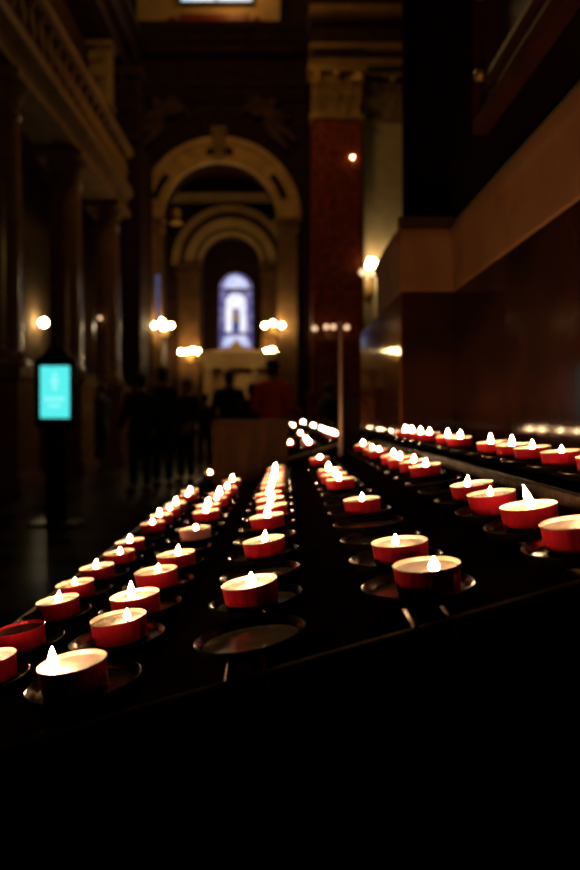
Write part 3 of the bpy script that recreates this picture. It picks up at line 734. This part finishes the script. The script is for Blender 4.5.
# distance, sideways offset, flame size, wick offset, note
ROWS = [
 [(0.486, 0.001, 'm', (0, 0), ''), (0.539, -0.003, 'unlit', (0, 0), ''), (0.620, 0.0, 'm', (0.001, 0), ''), (0.684, -0.004, 's', (0.0, 0), ''), (0.757, -0.002, 'm', (-0.001, 0), ''), (0.831, 0.005, 's', (0.001, 0), ''), (0.910, 0.0, 'm', (0, 0), ''), (1.062, 0.001, 's', (0, 0), ''), (1.150, -0.002, 'l', (-0.002, 0), ''), (1.225, 0.0, 's', (0.001, 0), ''), (1.300, 0.0, 'l', (0, 0), ''), (1.415, 0.004, 's', (-0.001, 0), ''), (1.503, -0.002, 'm', (0, 0), '')],
 [(0.3835, -0.008, 'l', (-0.0105, -0.004), 'tall'), (0.4655, -0.001, 'none_low', (0.006, 0), ''), (0.524, -0.003, 'l', (-0.003, 0), ''), (0.607, -0.002, 's', (0.002, 0), ''), (0.675, 0.005, 'm', (0.002, 0), ''), (0.823, 0.004, 'pale', (0.001, 0), ''), (0.979, 0.0, 'l', (0, 0), ''), (1.050, -0.005, 'l', (0, 0), ''), (1.130, 0.0, 's', (0.0, 0), ''), (1.205, -0.001, 'l', (-0.001, 0), ''), (1.298, 0.004, 'm', (0, 0), ''), (1.440, 0.001, 'l', (0.002, 0), '')],
 [(0.458, -0.004, 'b', (0.001, 0.002), ''), (0.609, 0.001, 'm', (0.001, 0), ''), (0.754, 0.0, 'l', (0.001, 0), ''), (0.832, 0.004, 'm', (-0.002, 0), ''), (0.905, 0.001, 'l', (0.002, 0), ''), (0.976, -0.002, 'm', (-0.001, 0), ''), (1.064, 0.002, 'm', (-0.002, 0), ''), (1.138, 0.0, 'l', (0, 0), ''), (1.213, 0.002, 'l', (0.001, 0), ''), (1.295, 0.003, 'l', (-0.002, 0), ''), (1.442, 0.003, 'm', (-0.002, 0), '')],
 [(0.3866, 0.004, 'b', (0.002, -0.010), ''), (0.4585, 0.001, 's', (-0.003, 0), ''), (0.690, 0.002, 's', (0, 0), ''), (0.909, -0.002, 'm', (-0.002, 0), ''), (0.987, -0.005, 'm', (0.002, 0), ''), (1.075, -0.005, 'l', (-0.002, 0), ''), (1.368, -0.006, 'b', (0.001, 0), '')],
 [(0.395, 0.0, 'b', (0.012, 0.002), ''), (0.466, 0.0, 'x', (0.001, 0), 'lean'), (0.546, -0.002, 's', (-0.001, 0), ''), (0.610, 0.001, 'm', (-0.004, 0), ''), (0.825, 0.004, 'm', (0.001, 0), ''), (0.900, 0.004, 'm', (0.001, 0), ''), (0.975, 0.001, 'm', (-0.002, 0), ''), (1.050, 0.001, 'm', (0.001, 0), ''), (1.200, 0.0, 's', (0.001, 0), ''), (1.277, 0.0, 's', (-0.001, 0), ''), (1.440, 0.0, 'm', (0, 0), '')],
 [(0.566, 0.0, 'm', (0, 0), ''), (0.645, 0.0, 's', (0, 0), ''), (0.721, 0.0, 'm', (0, 0), ''), (0.788, 0.002, 'l', (-0.001, 0), ''), (0.860, 0.0, 'l', (-0.002, 0), ''), (1.050, 0.001, 'l', (0.002, 0), ''), (1.130, 0.001, 'l', (0.001, 0), ''), (1.207, 0.001, 'l', (0, 0), ''), (1.285, 0.0, 'l', (0, 0), ''), (1.420, 0.0, 'l', (0.001, 0), ''), (1.500, 0.0, 'l', (0, 0), '')],
]
RN = ['the outermost aisle row', 'the second row from aisle', 'the third row from aisle', 'the fourth row from aisle', 'the row just below the shelf lip', 'the raised shelf by the wall']
def clamp_slot(r, y, off=0.0):
    k = round((y - off - Y0S[r]) / PITCH); c = Y0S[r] + PITCH * k + off
    return max(c - 0.0080, min(c + 0.0080, y))
for r, row in enumerate(ROWS):
    for i, (y, dx, f, off, note) in enumerate(row):
        kind = f if f in ('unlit', 'pale') else 'red'
        fl = {'unlit': 'm', 'pale': 's', 'none_low': 's'}.get(f, f)
        yy = clamp_slot(r, y)
        dx = max(-0.007, min(0.007, dx))
        where = ('%s in ' % ORD[i]) + RN[r] + ', front stand'
        lab = {'unlit': 'unlit dark red tealight, ', 'pale': 'pale pink lit tealight, '}.get(kind, 'lit red tealight, ') + where
        if note == 'tall': lab = 'red tealight with tall side flame, ' + where
        if note == 'lean': lab = 'red tealight with leaning flame, ' + where
        z = dish_z(r) + 0.0009 - dx * -RT[r] * 1.0
        tealight(kind, fl, (RX[r] + dx + 0.0015, yy, z + 0.0015 * RT[r]), RT[r], R_.uniform(0, 6.28), off, lab, 'votive tealights')
FAR = [  # stand, row, distance, flame
 (1, 0, 1.965, 'b'), (1, 0, 2.07, 'b'),
 (1, 3, 2.03, 'l'), (1, 3, 2.11, 'l'), (1, 3, 2.37, 'l'), (1, 3, 3.10, 'l'),
 (1, 4, 2.19, 'l'), (1, 4, 2.28, 'm'), (1, 4, 2.43, 'l'), (1, 4, 2.66, 'm'), (1, 4, 2.73, 'l'), (1, 4, 3.03, 'l'),
 (2, 4, 3.80, 'l'), (2, 4, 3.88, 'l'),
 (3, 4, 5.62, 'l'), (3, 4, 5.9, 'l'), (3, 4, 6.2, 'l'), (3, 3, 5.36, 'l'), (3, 3, 6.1, 'l'),
]
SN = ['', 'second stand', 'third stand', 'farthest stand']
cnt = {}
for s, r, y, f in FAR:
    i = cnt.get((s, r), 0); cnt[(s, r)] = i + 1
    yy = clamp_slot(r, y, OFFS[s])
    tealight('red', f, (RX[r] - (0.007 if r == 0 and i == 0 else 0.0), yy, dish_z(r) + 0.0009), RT[r], R_.uniform(0, 6.28), (0, 0),
             'blurred lit tealight, %s in %s of the %s' % (ORD[i], RN[r], SN[s]), 'votive tealights')
x = 0.026
tealight('red', 'l', (x, 2.46, tray_z(x) + 0.006), 0.28, 0, (0, 0), 'blurred lit tealight standing between two rows beside the wooden box', 'votive tealights')

# ------------------------------------------------------------------ wooden box, pole and post between the stands
bx = thing('collection_box', (PXW(250.5, 1.63), 1.63, 0), 'brown wooden panelled box between the first and second stands', 'box')
w = 37.5 * 1.63 / 680; top = PZW(420, 1.63)
MB().box(-w + 0.006, w - 0.006, 0.006, 0.20, 0.0, top - 0.012).build('body', M['oak'], bx, smooth=False)
MB().box(-w - 0.002, w + 0.002, -0.004, 0.21, top - 0.012, top).build('lid', M['oak'], bx, smooth=False, bevel=0.003)
f_ = MB()
f_.box(-w, -w + 0.022, 0, 0.008, 0.0, top - 0.012).box(w - 0.022, w, 0, 0.008, 0.0, top - 0.012).box(-w + 0.022, w - 0.022, 0, 0.008, top - 0.036, top - 0.012).box(-w + 0.022, w - 0.022, 0, 0.008, 0.0, 0.08).box(-w + 0.022, w - 0.022, 0, 0.008, top - 0.24, top - 0.215)
f_.build('panel_frame', M['oak'], bx, smooth=False, bevel=0.001)
pt = thing('slim_pole', (PXW(340.5, 1.66), 1.66, 0), 'slim coppery metal pole standing behind the front stand', 'pole')
ztop = PZW(322, 1.66)
MB().lathe([(0.0, 0.0), (0.055, 0.0), (0.055, 0.006), (0.012, 0.012), (0.0, 0.012)], 24).build('foot_plate', M['black_steel'], pt)
MB().lathe([(0.0, 0.010), (0.0055, 0.010), (0.0050, ztop - 0.01), (0.007, ztop - 0.008), (0.007, ztop - 0.002), (0.004, ztop), (0.0, ztop)], 16).build('tube', M['pole_metal'], pt)
po = thing('metal_post', (PXW(351, 1.80), 1.80, 0), 'narrow black square post beside the slim pole', 'post')
MB().box(-0.022, 0.022, -0.022, 0.022, 0.01, PZW(397, 1.8)).build('shaft', M['black_steel'], po, smooth=False, bevel=0.003)
MB().box(-0.04, 0.04, -0.04, 0.04, 0, 0.012).build('foot_plate', M['black_steel'], po, smooth=False)

# ------------------------------------------------------------------ people in the nave
DG = None
def skin_mesh(name, verts, edges, radii, m, parent, root=0, sub=1):
    me = bpy.data.meshes.new(name); me.from_pydata([tuple(v) for v in verts], edges, [])
    o = bpy.data.objects.new(name, me); COL.objects.link(o)
    md = o.modifiers.new('skin', 'SKIN'); md.use_smooth_shade = True
    for i, sv in enumerate(me.skin_vertices[0].data):
        rr = radii[i]; sv.radius = rr if isinstance(rr, tuple) else (rr, rr)
        sv.use_root = (i == root)
    sb = o.modifiers.new('sub', 'SUBSURF'); sb.levels = sub; sb.render_levels = sub
    dg = bpy.context.evaluated_depsgraph_get(); dg.update()
    new = bpy.data.meshes.new_from_object(o.evaluated_get(dg))
    o.modifiers.clear(); o.data = new; bpy.data.meshes.remove(me)
    new.materials.clear(); new.materials.append(m); new.shade_smooth()
    if parent: o.parent = parent
    return o
def person(d, px, height, rz, coat, label, hair='hair_dark', arm_bend=0.25, long_coat=False, hood=False):
    s = height / 1.75
    t = thing('person', (PXW(px, d), d, 0), label, 'person', 'visitors in the nave', rz)
    # +y is the way the figure faces
    V = []; E = []; Rd = []
    def v(x, y, z, r):
        V.append((x * s, y * s, z * s)); Rd.append(tuple(q * s for q in r) if isinstance(r, tuple) else r * s); return len(V) - 1
    def chain(a, pts):
        for p in pts:
            b_ = v(*p); E.append((a, b_)); a = b_
        return a
    pel = v(0, 0, 0.96, (0.15, 0.11))
    neck = chain(pel, [(0, 0.0, 1.14, (0.135, 0.10)), (0, 0.0, 1.32, (0.155, 0.11)), (0, -0.01, 1.43, (0.11, 0.085)), (0, 0.0, 1.50, (0.055, 0.055))])
    chain(neck, [(0, 0.015, 1.58, (0.070, 0.080)), (0, 0.02, 1.66, (0.075, 0.095)), (0, 0.01, 1.73, (0.05, 0.06))])
    chest = 2
    hands = []
    for sx in (-1, 1):
        k = chain(pel, [(sx * 0.09, 0, 0.86, 0.085), (sx * 0.10, 0.01, 0.50, 0.058), (sx * 0.105, -0.01, 0.28, 0.052), (sx * 0.11, -0.02, 0.08, 0.035), (sx * 0.12, 0.10, 0.035, (0.036, 0.030))])
        el = (sx * 0.25, -0.02, 1.10)
        wr_ = (sx * 0.26, 0.02 + arm_bend * 0.5, 0.86 + arm_bend * 0.35)
        k = chain(chest + 1, [(sx * 0.17, -0.01, 1.41, 0.058), (*el, 0.042), (*wr_, 0.027), (wr_[0], wr_[1] + 0.015, wr_[2] - 0.07, (0.018, 0.034))])
        hx, hy, hz_ = wr_[0], wr_[1] + 0.015, wr_[2] - 0.07
        for j, (oy, ln) in enumerate(((0.030, 0.075), (0.010, 0.085), (-0.010, 0.080), (-0.028, 0.062))):
            chain(k, [(hx, hy + oy, hz_ - 0.035, 0.0095), (hx - sx * 0.010, hy + oy + 0.008, hz_ - 0.035 - ln * 0.55, 0.0085), (hx - sx * 0.028, hy + oy + 0.012, hz_ - 0.035 - ln, 0.007)])
        chain(k, [(hx - sx * 0.012, hy + 0.045, hz_ + 0.005, 0.0105), (hx - sx * 0.022, hy + 0.065, hz_ - 0.035, 0.009)])
    body = skin_mesh('body', V, E, Rd, M['skin'], t)
    # face: nose, ears, eyes, mouth grown as small forms on the head
    fb = MB()
    fb.tube([(0, 0.098 * s, 1.675 * s), (0, 0.128 * s, 1.628 * s), (0, 0.105 * s, 1.615 * s)], [0.010 * s, 0.016 * s, 0.012 * s], 8)
    for sx in (-1, 1):
        fb.ball((sx * 0.078 * s, 0.01 * s, 1.64 * s), 0.026 * s, 10, 6, 0.4, 0.8, 1.2)
    fb.tube([(-0.025 * s, 0.094 * s, 1.59 * s), (0, 0.102 * s, 1.588 * s), (0.025 * s, 0.094 * s, 1.59 * s)], 0.007 * s, 6)
    fb.build('facial_features', M['skin'], t)
    ey = MB()
    for sx in (-1, 1): ey.ball((sx * 0.030 * s, 0.096 * s, 1.655 * s), 0.010 * s, 8, 6)
    ey.build('eyes', M['hair_dark'], t)
    # hair cap
    hb = MB().ball((0, -0.012 * s, 1.685 * s), 0.094 * s, 16, 10, 0.93, 1.08, 0.95)
    hb.ball((0, -0.045 * s, 1.62 * s), 0.075 * s, 14, 8, 1.0, 0.8, 1.1)
    hb.build('hair', M[hair], t)
    # coat with sleeves
    V = []; E = []; Rd = []
    hem = 0.55 if long_coat else 0.80
    pel = v(0, 0, 0.97, (0.19, 0.145))
    chain(pel, [(0, 0, hem, (0.20, 0.155))])
    ch = chain(pel, [(0, 0, 1.14, (0.175, 0.13)), (0, 0, 1.32, (0.185, 0.14)), (0, -0.01, 1.44, (0.13, 0.10)), (0, 0, 1.505, (0.075, 0.075))])
    for sx in (-1, 1):
        chain(4, [(sx * 0.18, -0.01, 1.41, 0.085), (sx * 0.255, -0.02, 1.10, 0.066), (sx * 0.262, 0.02 + arm_bend * 0.5 * 0.95, 0.87 + arm_bend * 0.35, 0.048)])
    skin_mesh('coat', V, E, Rd, M[coat], t)
    # trousers and shoes
    V = []; E = []; Rd = []
    pel = v(0, 0, 0.93, (0.165, 0.125))
    for sx in (-1, 1):
        chain(pel, [(sx * 0.092, 0, 0.80, 0.10), (sx * 0.10, 0.01, 0.50, 0.078), (sx * 0.108, -0.01, 0.10, 0.062)])
    skin_mesh('trousers', V, E, Rd, M['cloth_trouser'], t)
    for sx in (-1, 1):
        sh_ = MB().ball((sx * 0.118 * s, 0.045 * s, 0.045 * s), 0.05 * s, 14, 8, 1.0, 2.7, 0.9)
        sh_.build('shoe', M['shoe'], t)
    return t
def hgt(ytop, d): return EYE + (415 - ytop) * d / 680
person(10.6, 229, hgt(371.5, 10.6), 0.25, 'cloth_black', 'person in black coat with dark hair standing before the altar', arm_bend=0.5)
person(8.7, 273, hgt(360, 8.7), -0.35, 'cloth_red', 'person in bright red jacket with back turned behind the wooden box', arm_bend=0.6)
person(14.2, 101, hgt(384, 14.2), 1.2, 'cloth_navy', 'person in dark coat standing by the far round column', long_coat=True)
person(9.2, 140, hgt(374, 9.2), 0.6, 'cloth_black', 'person in black, aisle-side of the dark group by the pier', long_coat=True)
person(9.8, 163, hgt(368, 9.8), -0.4, 'cloth_navy', 'tall person in dark jacket, middle of the dark group by the pier')
person(10.4, 186, hgt(379, 10.4), 2.6, 'cloth_black', 'person in black, altar-side of the dark group by the pier', arm_bend=0.4)
person(12.6, 205, hgt(394, 12.6), 0.1, 'cloth_brown', 'shorter person in brown coat between the dark group and black coat')
person(9.9, 252, hgt(384, 9.9), 0.1, 'cloth_black', 'shorter person in black beside the red jacket')
person(12.5, 330, hgt(384, 12.5), -0.9, 'cloth_black', 'person in black below the red marble pilaster', arm_bend=0.35)
